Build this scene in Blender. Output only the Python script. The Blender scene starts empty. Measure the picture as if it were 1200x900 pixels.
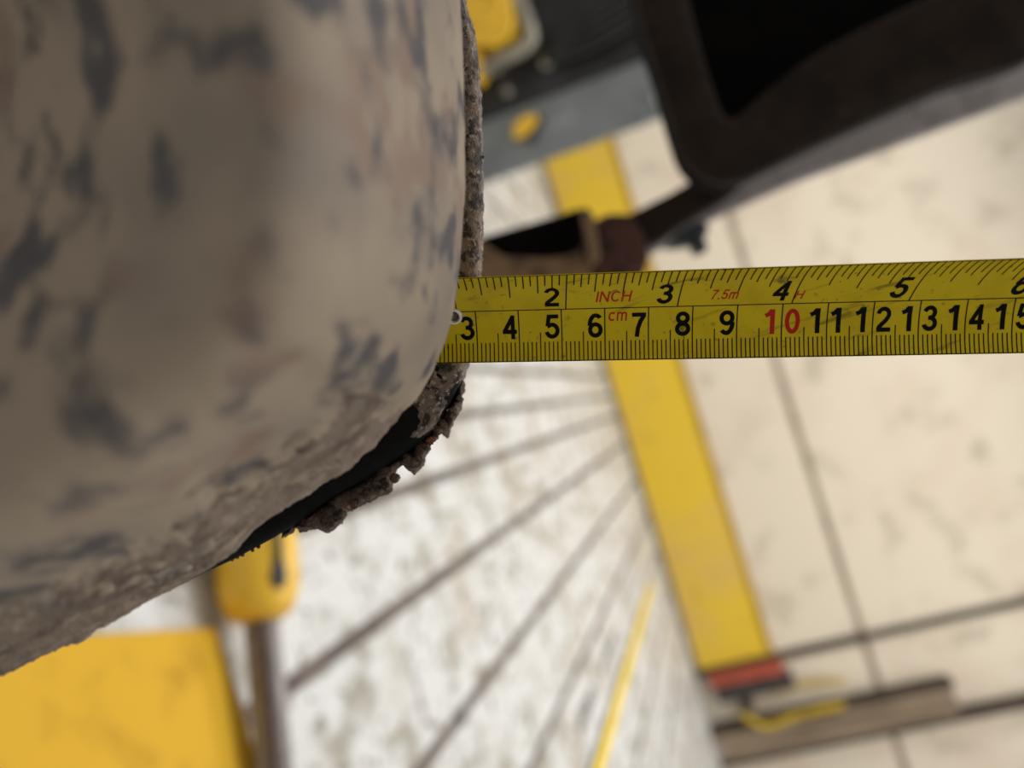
import bpy, bmesh, math, random
from mathutils import Vector, Matrix, noise

random.seed(7)
scene = bpy.context.scene
COL = scene.collection

# ------------------------------------------------------------------ camera
F_PX = 1000.0
CAM = Vector((0, 0, 1.24))
Yc = Vector((230, 1, -1000)).normalized()            # world +Y seen in camera axes (towards the wall)
Xc = Vector((.297, -1, .067)); Xc = (Xc - Yc * Xc.dot(Yc)).normalized()
Zc = Xc.cross(Yc)
ROT = Matrix((Xc, Yc, Zc))                           # camera axes -> world axes
cam_data = bpy.data.cameras.new('camera')
cam_data.sensor_width = 36.0
cam_data.lens = 30.0
cam_data.clip_start = 0.005
cam_data.dof.use_dof = True
cam_data.dof.focus_distance = 0.196
cam_data.dof.aperture_fstop = 30.0 / 4.0
cam_data.dof.aperture_blades = 0
cam = bpy.data.objects.new('camera', cam_data)
cam.matrix_world = Matrix.Translation(CAM) @ ROT.to_4x4()
COL.objects.link(cam)
scene.camera = cam

# ------------------------------------------------------------------ world and lamps
world = bpy.data.worlds.new('workshop_air'); scene.world = world
world.use_nodes = True
world.node_tree.nodes['Background'].inputs[0].default_value = (1.0, .97, .93, 1)
world.node_tree.nodes['Background'].inputs[1].default_value = 0.36

def area(name, loc, sx, sy, power, color=(1, .985, .965)):
    l = bpy.data.lights.new(name, 'AREA'); l.shape = 'RECTANGLE'
    l.size, l.size_y, l.energy, l.color = sx, sy, power, color
    o = bpy.data.objects.new(name, l); o.location = loc
    COL.objects.link(o)
    return o
for i, (lx, ly) in enumerate([(-3.5, 3.6), (0.5, 3.6), (4.5, 3.6), (-3.5, 8.0), (0.5, 8.0), (4.5, 8.0)]):
    area('ceiling_lamp', (lx, ly, 6.2), 2.4, 0.5, 112)

scene.view_settings.view_transform = 'Standard'
scene.view_settings.look = 'None'
scene.view_settings.exposure = 0.0
scene.view_settings.gamma = 1.0
scene.view_settings.use_curve_mapping = False

# ------------------------------------------------------------------ helpers
def ray(x, y): return ROT @ Vector(((x - 600) / F_PX, -(y - 450) / F_PX, -1))
def at(x, y, d): return CAM + ray(x, y) * d                        # distance along the view axis
def at_z(x, y, z): r = ray(x, y); return CAM + r * ((z - CAM.z) / r.z)
def at_y(x, y, Y): r = ray(x, y); return CAM + r * (Y / r.y)
def proj(p):
    c = ROT.transposed() @ (p - CAM)
    return 600 + F_PX * c.x / -c.z, 450 - F_PX * c.y / -c.z
CR, CU, CB = ROT @ Vector((1, 0, 0)), ROT @ Vector((0, 1, 0)), ROT @ Vector((0, 0, 1))

def srgb(*c):
    return tuple(((v / 255 + .055) / 1.055) ** 2.4 if v > 10 else v / 255 / 12.92 for v in c)

def mat(name, base, layers=(), rough=.6, metal=0.0, bump=None, rough_var=None, coat=0.0, spec=.5):
    """layers: (scale, lo, hi, colour, detail[, stretch xyz]) noise-masked colours laid over the base"""
    m = bpy.data.materials.new(name); m.use_nodes = True
    nt = m.node_tree; N, L = nt.nodes, nt.links
    b = N['Principled BSDF']
    b.inputs['Roughness'].default_value = rough
    b.inputs['Metallic'].default_value = metal
    b.inputs['Specular IOR Level'].default_value = spec
    b.inputs['Coat Weight'].default_value = coat
    tc = N.new('ShaderNodeTexCoord')
    prev = None
    for i, ly in enumerate(layers):
        sc, lo, hi, colr, det = ly[:5]
        st = ly[5] if len(ly) > 5 else (1, 1, 1)
        mp = N.new('ShaderNodeMapping'); mp.inputs['Scale'].default_value = st
        mp.inputs['Location'].default_value = (i * 3.7, i * 1.9, i * 5.3)
        L.new(tc.outputs['Object'], mp.inputs['Vector'])
        nz = N.new('ShaderNodeTexNoise'); nz.inputs['Scale'].default_value = sc; nz.inputs['Detail'].default_value = det
        L.new(mp.outputs[0], nz.inputs['Vector'])
        mr = N.new('ShaderNodeMapRange'); mr.inputs[1].default_value = lo; mr.inputs[2].default_value = hi
        mr.interpolation_type = 'SMOOTHSTEP'
        L.new(nz.outputs['Fac'], mr.inputs[0])
        mx = N.new('ShaderNodeMix'); mx.data_type = 'RGBA'
        L.new(mr.outputs[0], mx.inputs[0])
        if prev is None: mx.inputs[6].default_value = (*base, 1)
        else: L.new(prev, mx.inputs[6])
        mx.inputs[7].default_value = (*colr, 1)
        prev = mx.outputs[2]
    if prev is None: b.inputs['Base Color'].default_value = (*base, 1)
    else: L.new(prev, b.inputs['Base Color'])
    if bump:
        sc, strength, dist = bump
        nz = N.new('ShaderNodeTexNoise'); nz.inputs['Scale'].default_value = sc; nz.inputs['Detail'].default_value = 6
        L.new(tc.outputs['Object'], nz.inputs['Vector'])
        bp = N.new('ShaderNodeBump'); bp.inputs['Strength'].default_value = strength; bp.inputs['Distance'].default_value = dist
        L.new(nz.outputs['Fac'], bp.inputs['Height']); L.new(bp.outputs[0], b.inputs['Normal'])
    return m

def tag(o, label, cat, group=None):
    o['label'] = label; o['category'] = cat
    if group: o['group'] = group
    return o
def link(name, me, m, parent=None, smooth=False):
    me.materials.append(m)
    if smooth:
        for p in me.polygons: p.use_smooth = True
    o = bpy.data.objects.new(name, me); COL.objects.link(o)
    if parent:
        o.parent = parent
        o.matrix_parent_inverse = Matrix.Translation(-parent.location)
    return o
def obj(name, bm, m, parent=None, smooth=False):
    bmesh.ops.recalc_face_normals(bm, faces=bm.faces)
    me = bpy.data.meshes.new(name); bm.to_mesh(me); bm.free()
    return link(name, me, m, parent, smooth)
def empty(name, loc=(0, 0, 0)):
    o = bpy.data.objects.new(name, None); o.location = loc; o.empty_display_size = .05
    COL.objects.link(o); return o
def structure(o): o['kind'] = 'structure'; return o

def box(bm, a, b, bev=0.0, seg=2):
    lo = [min(a[i], b[i]) for i in range(3)]; hi = [max(a[i], b[i]) for i in range(3)]
    vs = [bm.verts.new((x, y, z)) for x in (lo[0], hi[0]) for y in (lo[1], hi[1]) for z in (lo[2], hi[2])]
    fs = [bm.faces.new([vs[i] for i in q]) for q in ((0, 1, 3, 2), (4, 6, 7, 5), (0, 4, 5, 1), (2, 3, 7, 6), (0, 2, 6, 4), (1, 5, 7, 3))]
    if bev:
        es = list({e for f in fs for e in f.edges})
        bmesh.ops.bevel(bm, geom=es, offset=bev, segments=seg, affect='EDGES', profile=.5)
    return bm
def nbox(a, b, bev=0.0, seg=2): return box(bmesh.new(), a, b, bev, seg)

def prism(pts, vec, bev=0.0, seg=2):
    """solid swept from the polygon pts along vec"""
    bm = bmesh.new()
    a = [bm.verts.new(p) for p in pts]; b = [bm.verts.new(Vector(p) + vec) for p in pts]
    bm.faces.new(a); bm.faces.new(b[::-1])
    n = len(pts)
    for i in range(n): bm.faces.new((a[i], b[i], b[(i + 1) % n], a[(i + 1) % n]))
    bmesh.ops.recalc_face_normals(bm, faces=bm.faces)
    if bev: bmesh.ops.bevel(bm, geom=list(bm.edges), offset=bev, segments=seg, affect='EDGES', profile=.5)
    return bm

def rings(bm, rr, closed_ring=True, cap=True):
    vv = [[bm.verts.new(p) for p in r] for r in rr]
    n = len(vv[0])
    for i in range(len(vv) - 1):
        for j in range(n if closed_ring else n - 1):
            k = (j + 1) % n
            bm.faces.new((vv[i][j], vv[i][k], vv[i + 1][k], vv[i + 1][j]))
    if cap and closed_ring:
        bm.faces.new(vv[0]); bm.faces.new(vv[-1][::-1])
    return vv
def tube(path, rads, seg=20):
    """closed tube along path; rads is one radius or one per point"""
    bm = bmesh.new(); P = [Vector(p) for p in path]
    if not hasattr(rads, '__len__'): rads = [rads] * len(P)
    up = None; rr = []
    for i, p in enumerate(P):
        a = P[max(i - 1, 0)]; b = P[min(i + 1, len(P) - 1)]
        t = (b - a).normalized()
        if up is None: up = t.orthogonal().normalized()
        up = (up - t * up.dot(t)).normalized(); s = t.cross(up)
        rr.append([p + (up * math.cos(q) + s * math.sin(q)) * rads[i] for q in [2 * math.pi * k / seg for k in range(seg)]])
    rings(bm, rr); return bm
def spline(pts, n):
    """Catmull-Rom through 2-D or 3-D points, resampled evenly"""
    P = [Vector(p) for p in pts]; P = [P[0] * 2 - P[1]] + P + [P[-1] * 2 - P[-2]]
    dense = []
    for i in range(1, len(P) - 2):
        p0, p1, p2, p3 = P[i - 1:i + 3]
        for k in range(24):
            t = k / 24
            dense.append(.5 * ((2 * p1) + (p2 - p0) * t + (2 * p0 - 5 * p1 + 4 * p2 - p3) * t * t + (3 * p1 - p0 - 3 * p2 + p3) * t ** 3))
    dense.append(P[-2])
    return resample(dense, n)
def resample(P, n):
    P = [Vector(p) for p in P]
    L = [0]
    for a, b in zip(P, P[1:]): L.append(L[-1] + (b - a).length)
    out = []; j = 0
    for i in range(n):
        s = L[-1] * i / (n - 1)
        while j < len(L) - 2 and L[j + 1] < s: j += 1
        f = (s - L[j]) / max(L[j + 1] - L[j], 1e-9)
        out.append(P[j].lerp(P[j + 1], min(f, 1)))
    return out
def fbm(p, sc, o=4): return noise.fractal(Vector(p) * sc, .8, 2.1, o)

# ------------------------------------------------------------------ materials
M = {}
M['floor'] = mat('white_floor_boards', srgb(222, 223, 222), [
    (1.6, .48, .68, srgb(198, 191, 179), 4), (7, .48, .66, srgb(168, 163, 150), 6, (1, .55, 1)), (20, .55, .66, srgb(134, 127, 114), 5, (1, .6, 1))],
    rough=.42, bump=(14, .3, .01))
M['joint'] = mat('dark_floor_joint', srgb(112, 100, 92), [(6, .4, .7, srgb(86, 76, 70), 3)], rough=.8)
M['stripe'] = mat('yellow_floor_paint', srgb(248, 214, 16), [(9, .58, .78, srgb(232, 204, 70), 5)], rough=.7, spec=.15)
M['scuff'] = mat('grey_floor_scuff', srgb(92, 90, 88), [(12, .5, .7, srgb(160, 158, 152), 4)], rough=.6)
M['wall'] = mat('cream_wall_paint', srgb(230, 217, 195), [(1.2, .45, .75, srgb(224, 206, 184), 4), (2.2, .54, .72, srgb(200, 187, 164), 5)], rough=.6)
M['dado'] = mat('yellow_dado_paint', srgb(232, 194, 50), [(.8, .42, .66, srgb(222, 184, 92), 3), (4, .62, .8, srgb(206, 168, 60), 4)], rough=.45)
M['dado_cap'] = mat('shaded_dado_edge', srgb(188, 150, 14), [(3, .4, .7, srgb(168, 132, 14), 3)], rough=.5)  # darker yellow paints in the shaded top edge of the dado
M['seam'] = mat('brown_grey_batten', srgb(168, 152, 132), [(4, .4, .7, srgb(140, 124, 106), 3)], rough=.7)
M['base'] = mat('grey_brown_skirting', srgb(140, 128, 114), [(4, .4, .7, srgb(116, 104, 92), 3)], rough=.7)
M['black'] = mat('black_machine_paint', srgb(30, 29, 29), [(5, .45, .7, srgb(46, 45, 45), 4)], rough=.45)
M['dark'] = mat('near_black_void', srgb(16, 13, 11), rough=.9)
M['grey'] = mat('slate_grey_panel', srgb(128, 132, 132), [(2.5, .45, .7, srgb(112, 116, 117), 4), (7, .6, .75, srgb(146, 149, 149), 4)], rough=.5)
M['frame'] = mat('grey_steel_tube', srgb(158, 152, 136), [(8, .45, .7, srgb(120, 114, 100), 3)], rough=.4, metal=.3)
M['yellow'] = mat('yellow_machine_paint', srgb(246, 196, 50), [(6, .5, .75, srgb(226, 170, 40), 4)], rough=.38, coat=.2)
M['plate_yellow'] = mat('dull_yellow_paint', srgb(226, 178, 50), [(9, .5, .75, srgb(204, 156, 46), 4)], rough=.75, spec=.2)
M['white'] = mat('white_plate', srgb(225, 225, 225), [(9, .5, .7, srgb(205, 205, 205), 2)], rough=.5)
M['brown_steel'] = mat('dark_brown_dirty_steel', srgb(50, 41, 34), [(30, .42, .68, srgb(39, 32, 27), 5), (120, .6, .75, srgb(60, 50, 42), 4)], rough=.85, bump=(150, .3, .001), spec=.12)
M['inner_black'] = mat('near_black_steel', srgb(13, 11, 10), [(30, .45, .7, srgb(20, 16, 13), 4)], rough=.9, spec=.1)  # near-black tone for the web inside the channel and the boot
M['rust'] = mat('rusty_joint', srgb(92, 58, 48), [(60, .42, .65, srgb(48, 38, 34), 5), (110, .62, .72, srgb(150, 84, 90), 3)], rough=.8)
M['tan_steel'] = mat('tan_dusty_steel', srgb(140, 110, 78), [(40, .45, .68, srgb(92, 70, 48), 4)], rough=.8)
M['lilac_steel'] = mat('bare_grey_steel', srgb(176, 168, 166), [(30, .45, .7, srgb(146, 138, 136), 4)], rough=.6)
M['slate'] = mat('blue_grey_rubber', srgb(70, 76, 80), [(50, .45, .7, srgb(96, 98, 102), 3)], rough=.7)
M['chrome'] = mat('bright_chromed_steel', srgb(160, 154, 150), [(20, .45, .7, srgb(140, 134, 130), 3)], rough=.5, metal=.15)
M['brown_rod'] = mat('brown_strip_steel', srgb(104, 90, 86), [(30, .45, .7, srgb(84, 72, 70), 3)], rough=.45)
M['hose'] = mat('olive_yellow_rubber', srgb(190, 158, 30), [(5, .45, .7, srgb(150, 122, 24), 3)], rough=.6)
M['red'] = mat('faded_red_paint', srgb(172, 78, 56), [(7, .45, .7, srgb(146, 64, 46), 3)], rough=.55)
M['charcoal'] = mat('charcoal_plastic', srgb(58, 54, 52), [(7, .45, .7, srgb(44, 40, 38), 3)], rough=.6)
M['wood'] = mat('greyed_brown_board', srgb(160, 140, 116), [(3, .42, .66, srgb(122, 104, 84), 5, (1, 1, .2))], rough=.7)
M['brown_post'] = mat('dark_brown_post', srgb(72, 58, 46), [(5, .45, .7, srgb(52, 42, 34), 4)], rough=.7)
M['dust'] = mat('dusty_dirty_rubber', srgb(160, 145, 127), [
    (34, .44, .66, srgb(142, 130, 118), 2),
    (72, .50, .66, srgb(90, 87, 88), 4, (1, 1, 1.5)),
    (60, .58, .72, srgb(142, 122, 108), 2)], rough=.85, spec=.2, bump=(300, .15, .0004))
M['crust'] = mat('dried_mud_crust', srgb(132, 115, 102), [
    (420, .46, .60, srgb(62, 52, 47), 6), (900, .56, .66, srgb(176, 158, 142), 4), (130, .54, .66, srgb(46, 43, 43), 4)],
    rough=.75, bump=(1500, .9, .0008), spec=.4)
M['clod'] = mat('clotted_brown_mud', srgb(96, 80, 68), [
    (300, .46, .64, srgb(56, 46, 40), 6), (900, .58, .70, srgb(130, 112, 98), 4), (170, .64, .70, srgb(136, 84, 64), 2)],
    rough=.8, bump=(1200, .9, .0008), spec=.3)
M['film'] = mat('darker_brown_mud', srgb(128, 112, 98), [(90, .45, .68, srgb(98, 84, 74), 4), (200, .52, .68, srgb(150, 134, 118), 4)], rough=.8, spec=.25, bump=(700, .5, .0006))
M['rubber'] = mat('shaded_black_rubber', srgb(22, 22, 22), [(500, .55, .75, srgb(30, 30, 29), 4)], rough=.85, spec=.15)  # black rubber, its colour also holding part of the groove's shade
M['tape'] = mat('yellow_tape_blade', srgb(214, 188, 8), [
    (120, .45, .75, srgb(200, 172, 6), 4),
    (600, .62, .76, srgb(150, 130, 22), 5, (1, 1, 1)),
    (170, .66, .76, srgb(128, 112, 30), 5),
    (420, .60, .76, srgb(140, 120, 20), 4, (1, 1, .12))], rough=.38, spec=.22)
M['tape_back'] = mat('tape_back_steel', srgb(170, 150, 30), [(200, .5, .7, srgb(150, 130, 26), 3)], rough=.4)
M['ink'] = mat('black_tape_print', srgb(14, 13, 9), [(900, .64, .74, srgb(48, 43, 18), 4)], rough=.6, spec=.1)
M['red_ink'] = mat('red_tape_print', srgb(188, 40, 34), [(900, .62, .74, srgb(160, 70, 36), 4)], rough=.6, spec=.1)
M['rivet'] = mat('nickel_rivet', srgb(236, 232, 224), [(900, .5, .7, srgb(210, 204, 192), 2)], rough=.38, metal=.75)
M['hole'] = mat('dull_rivet_hole', srgb(92, 78, 64), [(900, .45, .7, srgb(60, 50, 40), 3)], rough=.7)

# ------------------------------------------------------------------ floor, wall, skirting
WY = 11.2                                           # distance of the wall
fl = structure(obj('floor', nbox((-9, -9, -.12), (9, WY + .1, -.012)), M['joint']))
joints = [-3.44, -2.94, -2.445, -1.95, -1.455, -.96, -.465, -.205, .06, .444, .94, 1.43, 1.885, 2.41, 2.9, 3.4, 3.9, 4.4]
def floor_panel(x0, x1, name='board'):
    bm = nbox((x0, -9, -.03), (x1, WY - .03, 0), .006, 1)
    return obj(name, bm, M['floor'], fl)
edges = [-9.0] + joints + [9.0]
for a, b in zip(edges, edges[1:]):
    g = .025 if a > 0 else .021
    floor_panel(a + g, b - g)
stripe = obj('painted_line', nbox((1.912, .4, 0), (2.0, 9.55, .0015)), M['stripe'], fl)
for (x0, x1, y0, y1) in [(1.862, 1.905, 4.6, 7.8), (1.60, 1.68, 4.7, 5.4), (1.62, 1.69, 5.7, 6.8), (1.60, 1.64, 7.2, 8.6)]:
    P = [(x0 + (x1 - x0) * (.5 + .5 * math.cos(a) + .12 * math.sin(5 * a)), y0 + (y1 - y0) * (.5 + .5 * math.sin(a)), .0005) for a in [2 * math.pi * k / 28 for k in range(28)]]
    obj('scuff_mark', prism(P, Vector((0, 0, .001))), M['scuff'], fl)

zt = .995                                           # height of the yellow dado
xe = at_y(858, 775, WY).x                           # where the dado stops at the right
wall = structure(obj('wall_back', nbox((-9, WY, -.1), (9, WY + .2, 9)), M['seam']))
zs = 2.10
for (x0, x1, z0, z1) in [(-9, xe, zt - .05, zs - .045), (-9, 9, zs + .045, 9), (xe + .12, 9, .0, zs - .045)]:
    obj('wall_panel', nbox((x0, WY - .02, z0), (x1, WY + .02, z1), .006, 1), M['wall'], wall)
dado = structure(obj('trim_1', nbox((-9, WY - .045, .05), (xe, WY - .015, zt - .05), .006, 1), M['dado']))
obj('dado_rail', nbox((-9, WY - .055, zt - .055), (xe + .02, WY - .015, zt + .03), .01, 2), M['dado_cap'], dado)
structure(obj('baseboard_back', nbox((-9, WY - .07, .0), (xe + .02, WY - .02, .07), .008, 1), M['base']))

# ------------------------------------------------------------------ things at the right end of the dado (bottom right of the picture)
t = tag(obj('door_post', nbox((xe + .005, WY - .10, .0), (xe + .085, WY - .021, 8.9), .01, 1), M['brown_post']),
        'dark brown upright post where the yellow dado ends', 'post')
def wall_pt(x, y, off=.12): return at_y(x, y, WY - off)
a = wall_pt(836, 812, .2); b = wall_pt(921, 781, .2)
ext = empty('wall_box', (a.x, WY - .2, a.z))
tag(ext, 'charcoal wall box with a faded red side beside the dark post', 'box')
x0 = wall_pt(880, 782, .2).x; x1 = wall_pt(880, 798, .2).x; x2 = wall_pt(880, 816, .2).x
z0, z1 = a.z, b.z
obj('red_side', nbox((x0, WY - .22, z0), (x1, WY - .02, z1 - .03), .02, 2), M['red'], ext)
obj('housing', nbox((x1, WY - .24, z0 + .03), (x2, WY - .02, z1 + .04), .02, 2), M['charcoal'], ext)
obj('bracket', nbox((x2, WY - .10, z0 + .28), (x2 + .22, WY - .02, z0 + .42), .01, 1), M['brown_post'], ext)
# floor unit of boards beyond
xa = wall_pt(880, 846, .3).x; xb = wall_pt(880, 886, .3).x
zb = wall_pt(838, 870, .3).z
rack = empty('timber_stack', (xa, WY - .3, zb))
tag(rack, 'greyed brown boards standing upright below the yellow hose', 'timber')
ztop = 2.9
n = 5
for i in range(n):
    u0 = xa + (xb - xa) * i / n; u1 = xa + (xb - xa) * (i + 1) / n
    dz = [.0, .03, .06, .02, .05][i]
    obj('board', nbox((u0 + .006, WY - .32 - .02 * (i % 2), .0), (u1 - .006, WY - .06, ztop - dz), .008, 1), M['brown_post'] if i in (0,) else M['wood'], rack)
post2 = tag(obj('door_post', nbox((xb, WY - .3, 0), (xb + .09, WY - .06, 8.9), .012, 1), M['brown_post']),
            'dark brown upright post right of the greyed boards', 'post')
hose_pts = [wall_pt(*p, .4) for p in [(868, 838), (878, 842), (890, 850), (902, 851), (915, 846), (930, 840), (960, 832), (990, 826)]]
tag(obj('yellow_hose', tube(spline(hose_pts, 40),   .045, 12), M['hose'], None, True), 'bent yellow hose hanging in front of the greyed boards', 'hose')
hose_pts = [wall_pt(*p, .15) for p in [(905, 812), (918, 808), (935, 803), (960, 800), (990, 798)]]
tag(obj('yellow_hose', tube(spline(hose_pts, 30), .03, 12), M['hose'], None, True), 'thin yellow hose hanging beside the red and charcoal box', 'hose')
p = wall_pt(826, 888, .5); q = wall_pt(850, 880, .5)
tag(obj('pipe_clip', tube([p, p.lerp(q, .5), q], [.035, .045, .03], 10), M['lilac_steel'], None, True), 'small grey pipe end low on the wall at the bottom edge', 'pipe')

# ------------------------------------------------------------------ machine at the left of the room (top of the picture)
MY = 5.0
xr = at_y(660, 178, MY).x                           # right side of the grey skirt
xg = at_y(660, 104, MY).x                           # where the black body starts
mach = empty('workshop_machine', (xr - .8, MY + .3, 0))
tag(mach, 'black workshop machine with slate grey side panel and yellow cowl at the back', 'machine')
obj('side_panel', nbox((xg - .05, MY + .03, 0), (xr, MY + .07, 2.4), .012, 3), M['grey'], mach)
obj('body', nbox((xr - 1.9, MY - .02, .03), (xg, MY + .9, 2.5), .05, 3), M['black'], mach)
# curved black ducts on the body
for i in range(6):
    pts = [at_y(640 + i * 3, 72 - i * 7, MY - .06), at_y(690, 58 - i * 11, MY - .10), at_y(740, 30 - i * 13, MY - .08), at_y(800, 0 - i * 16, MY - .04)]
    obj('duct', tube(spline(pts, 20), .022, 12), M['black'], mach, True)
# yellow cowl
Pc = [(520, -60), (590, -60), (597, -10), (602, 20), (598, 40), (585, 51), (572, 55), (560, 50), (520, 70)]
pts = [at_y(*q, MY - .22) for q in Pc]
obj('cowl', prism(pts, Vector((0, .18, 0)), .02, 3), M['yellow'], mach)
Pc = [(520, -40), (584, -40), (588, 8), (574, 28), (520, 28)]
obj('cowl_inset', prism([at_y(*q, MY - .235) for q in Pc], Vector((0, .05, 0)), .012, 2), M['yellow'], mach)
Pc = [(520, 62), (560, 58), (567, 80), (560, 92), (520, 100)]
obj('lower_cowl', prism([at_y(*q, MY - .2) for q in Pc], Vector((0, .15, 0)), .012, 2), M['yellow'], mach)
path = [at_y(*q, MY - .16) for q in [(592, -60), (602, -15), (612, 10), (620, 32), (622, 46), (614, 56), (600, 64), (580, 74), (560, 84), (530, 98)]]
obj('guard_tube', tube(spline(path, 50), .042, 14), M['frame'], mach, True)
for (x, y, r) in [(640, 74, .035), (594, 108, .03), (581, 82, .03)]:
    c = at_y(x, y, MY - .03)
    obj('bolt', tube([c + Vector((0, .05, 0)), c + Vector((0, -.03, 0)), c + Vector((0, -.04, 0))], [r, r, r * .6], 12), M['frame'], mach, True)
# yellow tab with black backing on the grey panel
Pc = [(600, 148), (613, 135), (628, 133), (630, 141), (616, 158), (602, 162)]
tab = obj('yellow_tab', prism([at_y(*q, MY - .03) for q in Pc], Vector((0, .05, 0)), .008, 2), M['yellow'], mach)
Pc = [(612, 162), (630, 134), (638, 138), (624, 168)]
obj('tab_backing', prism([at_y(*q, MY - .01) for q in Pc], Vector((0, .04, 0)), .006, 1), M['charcoal'], tab)
Pc = [(764, 112), (774, 102), (785, 112), (785, 122), (770, 121)]
obj('white_plate', prism([at_y(*q, MY - .01) for q in Pc], Vector((0, .045, 0)), .006, 1), M['white'], mach)

# ------------------------------------------------------------------ yellow ram lying on the floor (bottom left of the picture)
rc = .097
A0 = at_z(292, 380, rc + .004); A1 = at_z(302, 676, rc + .004)
ax = (A1 - A0).normalized()
R0 = A1; R1 = at_z(329, 980, .056)
ram = empty('hydraulic_ram', (A1.x, A1.y, 0))
tag(ram, 'yellow hydraulic ram with rounded end and bright rod lying on the floor', 'ram')
path = [A0, A1]; rad = [rc, rc]
for k in range(1, 13):
    a_ = k / 12 * math.pi / 2
    path.append(A1 + ax * (.11 * math.sin(a_))); rad.append(max(rc * math.cos(a_) ** .55, .02))
obj('cylinder', tube(path, rad, 48), M['yellow'], ram, True)
rx = (R1 - R0).normalized()
side = rx.cross(Vector((0, 0, 1))).normalized(); upv = side.cross(rx)
def off(p, s, u): return p + side * s + upv * u
obj('rod', tube([R0, R0.lerp(R1, .5), R1], .041, 32), M['chrome'], ram, True)
obj('brown_strip', prism([off(R0, .036, .000), off(R0, .048, .008), off(R0, .044, .034), off(R0, .026, .044), off(R0, .016, .016)], R1 - R0, .003, 1), M['brown_rod'], ram)  # raised dark brown strip running the length of the rod
# grease line on the cylinder
tocam = (CAM - A1).normalized()
nrm = (tocam - ax * tocam.dot(ax)).normalized(); sd = ax.cross(nrm)
if sd.dot(CR) < 0: sd = -sd
def oncyl(p, ang, h=.006): return p + (nrm * math.cos(ang) + sd * math.sin(ang)) * (rc + h)
gp = [oncyl(A0.lerp(A1, f), .50, .01) for f in (.70, .8, .9, 1.0)]
obj('grease_line', tube(gp, .0075, 12), M['slate'], ram, True)
c = oncyl(A1 + ax * .035, .52, -.008)
obj('nipple', tube([c - ax * .05, c - ax * .03, c, c + ax * .02], [.012, .02, .022, .010], 14), M['slate'], ram, True)
# yellow plate on the floor
P = [at_z(*q, .0185) for q in [(256, 735), (320, 945), (120, 945), (-140, 1000), (-200, 760)]]
tag(obj('yellow_plate', prism(P, Vector((0, 0, -.018)), .004, 2), M['plate_yellow']), 'flat yellow painted plate on the floor beside the bright rod', 'plate')

# ------------------------------------------------------------------ suspension parts above the wheel (top right of the picture)
brk = empty('chassis_bracket', at(900, 60, .75))
tag(brk, 'dark brown steel channel bracket looming at the top right', 'bracket')
outer = [(735, -60), (752, 30), (771, 90), (788, 150), (800, 185), (815, 205), (838, 215), (865, 214), (900, 198), (937, 180), (1010, 146), (1110, 102), (1240, 50), (1240, -60)]
inner = [(792, -60), (806, 0), (822, 60), (838, 112), (850, 137), (862, 138), (885, 118), (915, 94), (960, 62), (1040, 20), (1150, -30), (1180, -60)]
bm = bmesh.new()
def loop(pts, d, n=90):
    return [at(q.x, q.y, d) for q in resample(spline(pts, 200), n)]
rr = [loop(outer, .79), loop(outer, .63), loop([(x * .985 + 14.5, y * .985 - .5) for x, y in outer], .615), loop([(x + (862 - x) * -.01, y + 2) for x, y in inner], .615), loop(inner, .63), loop(inner, .77)]
rings(bm, rr, False, False)
obj('channel', bm, M['brown_steel'], brk, True)
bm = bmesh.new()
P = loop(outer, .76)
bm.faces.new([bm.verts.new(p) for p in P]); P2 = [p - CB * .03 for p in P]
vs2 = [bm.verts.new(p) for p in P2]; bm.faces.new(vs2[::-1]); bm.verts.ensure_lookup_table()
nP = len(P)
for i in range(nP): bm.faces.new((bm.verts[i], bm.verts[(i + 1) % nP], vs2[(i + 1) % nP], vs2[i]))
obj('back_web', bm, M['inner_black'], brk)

arm = empty('suspension_arm', at(760, 260, .9))
tag(arm, 'dark dirty suspension arm with rusty joint behind the tape measure', 'suspension arm')
def slab(poly, d, th, m, name, bev=.004, parent=arm, seg=2):
    return obj(name, prism([at(*q, d) for q in poly], -CB * th, bev, seg), M[m], parent)
slab([(716, 262), (742, 248), (790, 224), (835, 196), (880, 205), (862, 226), (812, 256), (778, 280), (752, 292), (716, 300)], 0.875, .05, 'brown_steel', 'arm_beam', .006)
slab([(740, 292), (780, 258), (840, 210), (930, 160), (1250, 20), (1250, 96), (940, 210), (870, 241), (812, 267), (752, 305)], .93, .03, 'lilac_steel', 'side_rail', .006)
slab([(790, 268), (812, 258), (826, 256), (834, 266), (826, 281), (806, 287), (780, 288)], .93, .04, 'slate', 'rubber_bush', .006)
slab([(812, 280), (824, 278), (832, 286), (828, 296), (816, 296)], .92, .03, 'slate', 'bush_bolt', .004)
k = slab([(690, 262), (712, 250), (738, 250), (752, 268), (762, 300), (756, 320), (738, 345), (690, 345), (678, 310)], .87, .05, 'rust', 'ball_joint', .004)
slab([(558, 278), (600, 266), (650, 252), (686, 240), (692, 262), (690, 286), (660, 300), (640, 330), (580, 318), (566, 300)], .90, .12, 'inner_black', 'boot', .008)
slab([(684, 240), (696, 250), (700, 278), (704, 300), (694, 312), (690, 280)], .84, .04, 'tan_steel', 'boot_rim', .003)
slab([(556, 282), (566, 284), (590, 300), (640, 302), (690, 296), (700, 345), (556, 345)], .86, .04, 'tan_steel', 'lower_flange', .006)

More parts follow.
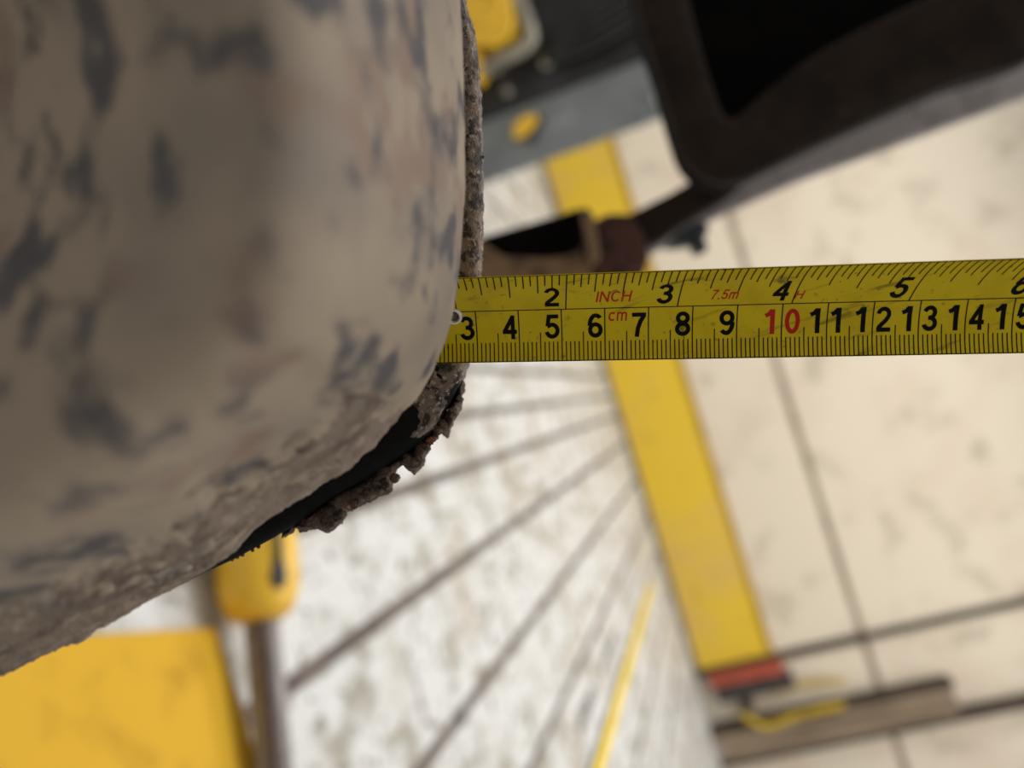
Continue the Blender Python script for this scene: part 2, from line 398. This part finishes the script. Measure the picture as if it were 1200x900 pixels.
# ------------------------------------------------------------------ the muddy wheel
wheel = empty('wheel', at(-150, 150, .2))
tag(wheel, 'mud caked wheel with dusty blurred face and black rim filling the left side', 'wheel')
NF = 620
Fpts = [(60, -470), (260, -440), (420, -370), (500, -250), (528, -120), (539, 0), (543, 85), (545, 198), (543, 250), (540, 291), (536, 333), (528, 379), (512, 424), (487, 469), (454, 495), (424, 526), (395, 551), (358, 573), (328, 594), (298, 615), (262, 648), (198, 686), (80, 748), (-80, 820), (-300, 905)]
Bpts = [(60, -490), (265, -460), (430, -385), (512, -255), (536, -120), (543, 0), (551, 28), (556, 60), (560, 100), (562, 160), (563, 220), (562, 290), (559, 340), (553, 390), (546, 428), (533, 462), (515, 494), (487, 523), (430, 560), (387, 585), (345, 616), (288, 648), (262, 661), (200, 690), (80, 746), (-80, 816), (-300, 900)]
Fc = spline(Fpts, NF); Bc = spline(Bpts, NF)
CC = Vector((-150, 150))
def ring_px(curve, k, d, amp=0.0, sc=200, seed=0, lower=0.0):
    out = []
    for q in curve:
        p = q.lerp(CC, k)
        w = at(p.x, p.y, d)
        if amp:
            a_ = amp
            if lower and q.y > 480: a_ = amp + lower
            nn = fbm(w + Vector((seed, seed, 0)), sc, 5)
            rad = ((q - CC).normalized())
            w = w + (CR * rad.x - CU * rad.y) * (nn * a_) + CB * (fbm(w + Vector((seed, 3, 9)), sc, 4) * a_)
        out.append(w)
    return out
def interp_prof(prof, n):
    out = []
    P = spline([(k * 10, d * 100, 0) for k, d in prof], n)
    return [(max(p.x / 10, 0) if True else 0, p.y / 100) for p in P]
# front face (domed)
prof = [(.27, .176), (.16, .176), (.05, .176), (.012, .1745), (0.0, .170), (.003, .164), (.02, .154), (.06, .140), (.13, .122), (.22, .104), (.32, .096), (.44, .096), (.60, .106), (.82, .128), (.985, .150)]
bm = bmesh.new()
rr = [ring_px(Fc, k, d, .00012 if k < .25 else 0.0, 260, 1, .0010 if k < .1 else 0) for k, d in interp_prof(prof, 90)]
rings(bm, rr, False, False)
obj('face', bm, M['dust'], wheel, True)
# layer of darker brown mud along the lower edge of the face
low = [q for q in Fc if q.y > 470]
low2 = resample(low, 700)
P = spline([(k * 10, d * 100, 0) for k, d in [(.05, .1765), (.012, .1750), (-.003, .1705), (-.001, .1638), (.02, .1536), (.06, .1395), (.13, .1215), (.20, .1075)]], 60)
rr = []
for p in P:
    k, d = p.x / 10, p.y / 100; r = []
    for q in low2:
        pp = q.lerp(CC, k); w = at(pp.x, pp.y, d)
        fade = max(0, k - .03) / .10 + max(0, (500 - q.y) / 40)
        h = fbm(w, 240, 5) * .0006 + fbm(w + Vector((4, 4, 4)), 70, 3) * .0016 * min(1, .3 + fade) + .0006 - fade * .0022
        rad = (q - CC).normalized(); od = CR * rad.x - CU * rad.y
        r.append(w + (od + CB * (1.5 if k > .02 else .3)).normalized() * h)
    rr.append(r)
bm = bmesh.new(); rings(bm, rr, False, False)
obj('mud_film', bm, M['film'], wheel, True)
# hub core closing the groove
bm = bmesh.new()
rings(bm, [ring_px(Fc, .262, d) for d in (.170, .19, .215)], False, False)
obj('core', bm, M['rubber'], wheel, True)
# rear rim: clean black rubber below, groove shade in its colour, crusted above
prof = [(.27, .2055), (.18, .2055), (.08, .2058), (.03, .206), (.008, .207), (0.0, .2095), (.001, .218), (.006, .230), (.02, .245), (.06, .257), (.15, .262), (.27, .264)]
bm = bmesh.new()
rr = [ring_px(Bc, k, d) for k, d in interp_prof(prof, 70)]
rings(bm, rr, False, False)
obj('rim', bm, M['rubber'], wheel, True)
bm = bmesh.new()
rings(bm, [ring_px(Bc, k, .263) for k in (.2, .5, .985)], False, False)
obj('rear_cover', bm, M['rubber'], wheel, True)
# dried crust over the upper rim, ragged where it peels off below the tape
i1 = max(i for i, q in enumerate(Bc) if q.y < 545)
crv = Bc[:i1]
prof = [(.13, .2050), (.06, .2050), (.03, .2052), (.008, .2058), (-.002, .2085), (-.0035, .213), (-.003, .222), (.004, .236), (.02, .246), (.06, .2575)]
P = spline([(k * 10, d * 100, 0) for k, d in prof], 60)
crv2 = resample(crv, 1000)
rr = []
for p in P:
    k, d = p.x / 10, p.y / 100
    r = []
    for i, q in enumerate(crv2):
        pp = q.lerp(CC, k); w = at(pp.x, pp.y, d)
        tail = max(0, (q.y - 436) / 64)                 # thins out towards the clean rubber
        h = fbm(w, 330, 6) * .00055 + fbm(w + Vector((5, 5, 5)), 110, 3) * .0004 - tail * .0013 + min(tail, 1) * (fbm(w + Vector((2, 7, 1)), 95, 5) * .0016 + .0002)
        rad = (q - CC).normalized()
        out_dir = (CR * rad.x - CU * rad.y)
        nrm_ = CB if k > .012 and d < .22 else (-CB if d > .25 else (out_dir + CB * .4).normalized())
        r.append(w + nrm_ * h)
    rr.append(r)
bm = bmesh.new(); rings(bm, rr, False, False)
obj('mud_crust', bm, M['crust'], wheel, True)
# thick clotted mud hanging under the lower rim
inn = [(541, 446), (535, 462), (517, 494), (488, 523), (430, 560), (387, 585), (345, 616), (330, 625)]
out = [(542, 447), (541, 458), (536, 478), (529, 498), (522, 510), (512, 504), (509, 515), (500, 517), (499, 532), (493, 545), (484, 552), (477, 546), (470, 543), (460, 552), (455, 561), (457, 571), (449, 577), (436, 584), (419, 592), (404, 599), (397, 611), (387, 620), (366, 618), (344, 617), (330, 627)]
nI = 420
I_ = resample(spline(inn, 300), nI); O_ = resample([Vector(p) for p in out], nI)
rr = []
for i in range(nI):
    a_, b_ = I_[i], O_[i]
    mid = (a_ + b_) / 2; hw = (b_ - a_) / 2 * 1.0
    hw = hw + hw.normalized() * 3
    r = []
    for s in range(22):
        q = 2 * math.pi * s / 22
        p2 = mid + hw * math.cos(q)
        w = at(p2.x, p2.y, .2165 - .0085 * math.sin(q) * min(1, .35 + hw.length / 14))
        nn = Vector((fbm(w, 260, 5), fbm(w + Vector((9, 0, 0)), 260, 5), fbm(w + Vector((0, 9, 0)), 260, 5)))
        r.append(w + nn * .0011 + CB * fbm(w, 90, 3) * .0012)
    rr.append(r)
bm = bmesh.new(); rings(bm, rr, True, True)
obj('mud_lump', bm, M['clod'], wheel, True)
def clod(x, y, r, d=.209, m='clod'):
    bm = bmesh.new(); bmesh.ops.create_icosphere(bm, subdivisions=3, radius=1)
    c = at(x, y, d); s = r * d / F_PX
    for v in bm.verts:
        v.co = c + v.co * s * (1 + .45 * noise.noise(v.co * 1.7 + Vector((x, y, 0))) + .2 * noise.noise(v.co * 4 + Vector((y, x, 0))))
    obj('mud_clod', bm, M[m], wheel, True)
for (x, y, r) in [(566, 184, 1.8), (514, 504, 5), (519, 497, 5), (486, 542, 7), (478, 538, 6), (505, 516, 5), (463, 560, 6), (450, 568, 7), (430, 579, 7), (398, 604, 8), (385, 611, 9),
                  (365, 611, 7), (303, 641, 2.2), (296, 645, 2), (284, 650, 2.5), (272, 655, 2.5), (278, 653, 2), (440, 574, 6), (415, 590, 6), (500, 524, 5), (532, 484, 4), (538, 466, 3)]:
    clod(x, y, r)

# ------------------------------------------------------------------ the tape measure
TW = .0242; TR = .01733; TH0 = math.radians(-8); TH1 = math.radians(72)
Pm0 = at(545, 365.2, .1990); Pm1 = at(937, 355.5, .1920)
E = (Pm1 - Pm0).normalized()
S545 = 3.0 - (557 - 545) / 50.4                         # reading (cm) at the first anchor
def mid_pt(s): return Pm0 + E * ((s - S545) * .01)
Wd0 = (CB - E * CB.dot(E)).normalized(); Vd0 = Wd0.cross(E)
if Vd0.dot(CU) < 0: Vd0 = -Vd0
def th(t): return TH0 + (TH1 - TH0) * t / TW
T_MID = .01253
def arc(t):
    a_ = th(t)
    return TR * (math.sin(a_) - math.sin(th(T_MID))), TR * (math.cos(th(T_MID)) - math.cos(a_))
def blade(s, t, h=0.0):
    """point of the blade: s cm along it, t metres up from the metric edge, h above the printed face"""
    v, w = arc(t)
    if t > T_MID: s += (t - T_MID) / (TW - T_MID) * (.065 + .035 * (s - 5.1))    # the inch edge fans out a little
    a_ = th(t)
    nv, nw = -math.sin(a_), math.cos(a_)
    v += nv * h; w += nw * h
    tw = math.radians(-.45) * (s - 6.5)                # the blade untwists slowly towards the case
    v, w = v * math.cos(tw) - w * math.sin(tw), v * math.sin(tw) + w * math.cos(tw)
    return mid_pt(s) + Vd0 * v + Wd0 * w
def unproj(x, y):
    s, t_ = 3 + (x - 557) / 51.2, T_MID
    for _ in range(30):
        px, py = proj(blade(s, t_)); e = 1e-4
        ax_, ay_ = proj(blade(s + e * 100, t_)); bx_, by_ = proj(blade(s, t_ + e))
        a11, a21, a12, a22 = (ax_ - px) / (e * 100), (ay_ - py) / (e * 100), (bx_ - px) / e, (by_ - py) / e
        D = a11 * a22 - a12 * a21
        dx, dy = x - px, y - py
        s += max(-1, min(1, (a22 * dx - a12 * dy) / D)); t_ += max(-.004, min(.004, (-a21 * dx + a11 * dy) / D))
    return s, t_
def t_at(x, y): return unproj(x, y)[1]

tape = empty('tape_measure', mid_pt(8))
tag(tape, 'worn yellow steel tape measure blade with black and red figures', 'tape measure')
S0, S1 = .05, 21.0
ns, ntt = 240, 26
bm = bmesh.new()
front = [[bm.verts.new(blade(S0 + (S1 - S0) * i / ns, TW * j / ntt)) for j in range(ntt + 1)] for i in range(ns + 1)]
back = [[bm.verts.new(blade(S0 + (S1 - S0) * i / ns, TW * j / ntt, -.00014)) for j in range(ntt + 1)] for i in range(ns + 1)]
for i in range(ns):
    for j in range(ntt):
        bm.faces.new((front[i][j], front[i + 1][j], front[i + 1][j + 1], front[i][j + 1]))
        bm.faces.new((back[i][j], back[i][j + 1], back[i + 1][j + 1], back[i + 1][j]))
    for j in (0, ntt): bm.faces.new((front[i][j], back[i][j], back[i + 1][j], front[i + 1][j]))
for i in (0, ns):
    for j in range(ntt): bm.faces.new((front[i][j], front[i][j + 1], back[i][j + 1], back[i][j]))
obj('blade', bm, M['tape'], tape, True)

HP = .00004
def strip(bm, s0, s1, t0, t1, n=8, along=False):
    """thin printed bar from (s0,t0) to (s1,t1), following the blade"""
    vs = []
    for i in range(n + 1):
        f = i / n
        if along: s = s0 + (s1 - s0) * f; vs.append((bm.verts.new(blade(s, t0, HP)), bm.verts.new(blade(s, t1, HP))))
        else: tt = t0 + (t1 - t0) * f; vs.append((bm.verts.new(blade(s0, tt, HP)), bm.verts.new(blade(s1, tt, HP))))
    for i in range(n): bm.faces.new((vs[i][0], vs[i][1], vs[i + 1][1], vs[i + 1][0]))
tmm = t_at(640, 400.5); t5 = t_at(640, 389.5); t16 = t_at(640, 334.8); t8 = t_at(640, 337.6); t4 = t_at(640, 343.5); t2 = t_at(640, 347.8)
bm = bmesh.new()
strip(bm, S0 + .6, S1, T_MID - .00011, T_MID + .00011, 200, True)
strip(bm, S0, S1, .0, .00022, 200, True)
strip(bm, S0, S1, TW - .0003, TW, 200, True)
for k in range(3, int(S1 * 10)):
    s = k / 10
    if k % 10 == 0: strip(bm, s - .013, s + .013, 0, T_MID, 10)
    elif k % 5 == 0: strip(bm, s - .012, s + .012, 0, t5)
    else: strip(bm, s - .013, s + .013, 0, tmm)
# where the inch scale sits on the blade is read once at the 2-inch line
s2 = unproj(663, 361)[0]
for k in range(4, 130):
    s = s2 + (k - 32) * 2.54 / 16
    if s < .3 or s > S1 - .1: continue
    tl = T_MID if k % 16 == 0 else t2 if k % 8 == 0 else t4 if k % 4 == 0 else t8 if k % 2 == 0 else t16
    strip(bm, s - .014, s + .014, tl, TW, 10)
obj('scale_ticks', bm, M['ink'], tape)

def arcp(cx, cy, rx, ry, a0, a1, n=14):
    return [(cx + rx * math.cos(math.radians(a0 + (a1 - a0) * i / n)), cy + ry * math.sin(math.radians(a0 + (a1 - a0) * i / n))) for i in range(n + 1)]
GL = {   # heavy sans figures as pen strokes in a box one unit high: width, strokes
    '0': (.60, [arcp(.3, .5, .215, .42, 0, 360, 36)]),
    '1': (.40, [[(.30, 0), (.30, 1)], [(.03, .74), (.16, .80), (.27, .95)]]),
    '2': (.62, [arcp(.30, .69, .215, .225, 172, -25, 16) + [(.40, .45), (.14, .20), (.09, .08)], [(.04, .085), (.60, .085)]]),
    '3': (.62, [arcp(.29, .715, .20, .205, 165, -80, 16) + [(.24, .515)], [(.24, .515), (.34, .51)] + arcp(.30, .295, .225, .215, 75, -168, 18)]),
    '4': (.64, [[(.46, 0), (.46, 1)], [(.46, .93), (.09, .30)], [(.02, .30), (.63, .30)]]),
    '5': (.62, [[(.57, .915), (.18, .915)], [(.19, .99), (.115, .50)], [(.115, .505)] + arcp(.30, .32, .225, .245, 130, -168, 22)]),
    '6': (.62, [arcp(.31, .31, .215, .23, 0, 360, 30), arcp(.34, .52, .255, .40, 185, 120, 10) + arcp(.32, .72, .20, .20, 110, 25, 10)]),
    '7': (.60, [[(.03, .91), (.58, .91)], [(.50, .87), (.36, .62), (.27, .35), (.22, 0)]]),
    '8': (.62, [arcp(.31, .725, .195, .19, 0, 360, 30), arcp(.31, .285, .225, .205, 0, 360, 30)]),
    '9': (.62, [arcp(.30, .69, .215, .23, 0, 360, 30), arcp(.27, .48, .255, .40, 5, -60, 10) + arcp(.29, .28, .20, .20, -70, -155, 10)]),
    'I': (.16, [[(.08, 0), (.08, 1)]]),
    'N': (.74, [[(.08, 0), (.08, 1)], [(.08, .97), (.66, .03)], [(.66, 0), (.66, 1)]]),
    'C': (.74, [arcp(.39, .5, .31, .43, 45, 315, 30)]),
    'H': (.72, [[(.08, 0), (.08, 1)], [(.64, 0), (.64, 1)], [(.08, .53), (.64, .53)]]),
    'm': (.86, [[(.08, 0), (.08, .70)], arcp(.26, .46, .17, .19, 180, 0, 12) + [(.43, 0)], arcp(.61, .46, .17, .19, 180, 0, 12) + [(.78, 0)]]),
    'c': (.58, [arcp(.31, .35, .24, .29, 45, 315, 24)]),
    '.': (.18, [[(.09, 0), (.09, .15)]]),
}
def printed(txt, s0, s1, t0, t1, m, name, pen=.17, slant=0.0):
    """figures drawn with a pen on the blade between readings s0..s1 and heights t0..t1"""
    gap = .10; tot = sum(GL[ch][0] for ch in txt) + gap * (len(txt) - 1)
    top = max(.70 if ch in 'cm' else 1.0 for ch in txt)
    bm = bmesh.new(); x = 0
    def P(u, w):
        u /= tot; w /= top
        return bm.verts.new(blade(s0 + (s1 - s0) * u + slant * w, t0 + (t1 - t0) * w, HP * 1.5))
    for ch in txt:
        w_, strokes = GL[ch]
        for st in strokes:
            q = [Vector((x + a_, b_)) for a_, b_ in st]
            if len(q) == 2: q = [q[0].lerp(q[1], i / 6) for i in range(7)]
            closed = (q[0] - q[-1]).length < 1e-4
            L_, R_ = [], []
            for i, p in enumerate(q):
                pa = q[-2] if closed and i == 0 else q[max(i - 1, 0)]
                pb = q[1] if closed and i == len(q) - 1 else q[min(i + 1, len(q) - 1)]
                d = (pb - pa).normalized(); n_ = Vector((-d.y, d.x)) * pen / 2
                L_.append(P(*(p + n_))); R_.append(P(*(p - n_)))
            for i in range(len(q) - 1): bm.faces.new((L_[i], R_[i], R_[i + 1], L_[i + 1]))
        x += w_ + gap
    me2 = bpy.data.meshes.new(name); bm.to_mesh(me2); bm.free()
    return link(name, me2, M[m], tape)
tc0, tc1 = t_at(650, 396.5), t_at(650, 368.5)
for n_ in range(1, 21):
    if n_ < 10: printed(str(n_), n_ - .395, n_ - .045, tc0, tc1, 'ink', 'numeral')
    else:
        d1, d2 = str(n_)
        m_ = 'red_ink' if n_ % 10 == 0 else 'ink'
        w1 = .24 if d1 == '1' else .35
        printed(d1, n_ - .15 - w1, n_ - .15, tc0, tc1, m_, 'numeral')
        printed(d2, n_ + .07, n_ + (.40 if d2 != '1' else .31), tc0, tc1, m_, 'numeral')
ti0, ti1 = t_at(648, 359.0), t_at(648, 337.3)
for n_ in range(1, 8):
    s = s2 + (n_ - 2) * 2.54
    printed(str(n_), s - .50, s - .145, ti0, ti1, 'ink', 'numeral')
def red(txt, x0, x1, y0, y1, slant=.025, pen=.13):
    xm = (x0 + x1) / 2; ym = (y0 + y1) / 2
    printed(txt, unproj(x0, ym)[0] - slant / 2, unproj(x1, ym)[0] - slant / 2, t_at(xm, y1), t_at(xm, y0), 'red_ink', 'red_lettering', pen, slant)
red('INCH', 699, 740, 341, 353.5)
red('7.5m', 834, 866, 339, 350.5)
red('cm', 713, 735, 365.5, 376, .02)
red('H', 932.5, 942, 340.5, 350)

# hollow rivet and hook at the end of the blade
sr, tr = unproj(531.5, 370.5)
c = blade(sr, tr, 0); nr = (blade(sr, tr, .001) - c).normalized(); e1 = E; e2 = nr.cross(e1)
def lathe(prof, seg=36):
    bm = bmesh.new()
    rr = [[c + nr * h + (e1 * math.cos(q) + e2 * math.sin(q)) * r for q in [2 * math.pi * k / seg for k in range(seg)]] for r, h in prof]
    rings(bm, rr, True, False); return bm
rv = obj('rivet', lathe([(.0022, -.0002), (.0022, .0001), (.00205, .00036), (.0018, .0005), (.0015, .00046), (.00125, .0002), (.0012, -.0006)]), M['rivet'], tape, True)
bm = bmesh.new(); bmesh.ops.create_circle(bm, cap_ends=True, segments=24, radius=.00128)
for v in bm.verts: v.co = c + e1 * v.co.x + e2 * v.co.y + nr * -.00001 + nr * .00006
obj('rivet_hole', bm, M['hole'], rv)
# hook plate under the blade
def bx2(s0_, s1_, t0_, t1_, h0, h1):
    return [blade(s, t_, h) for s in (s0_, s1_) for t_ in (t0_, t1_) for h in (h0, h1)]
bm = bmesh.new()
hk = []
for s in (-.02, .6, 1.3, 2.0, 2.75):
    tt = [.008 + .009 * i / 8 for i in range(9)]
    hk.append([blade(s, t_, -.0003) for t_ in tt] + [blade(s, t_, -.0012) for t_ in tt[::-1]])
rings(bm, hk)
obj('hook', bm, M['rivet'], tape)
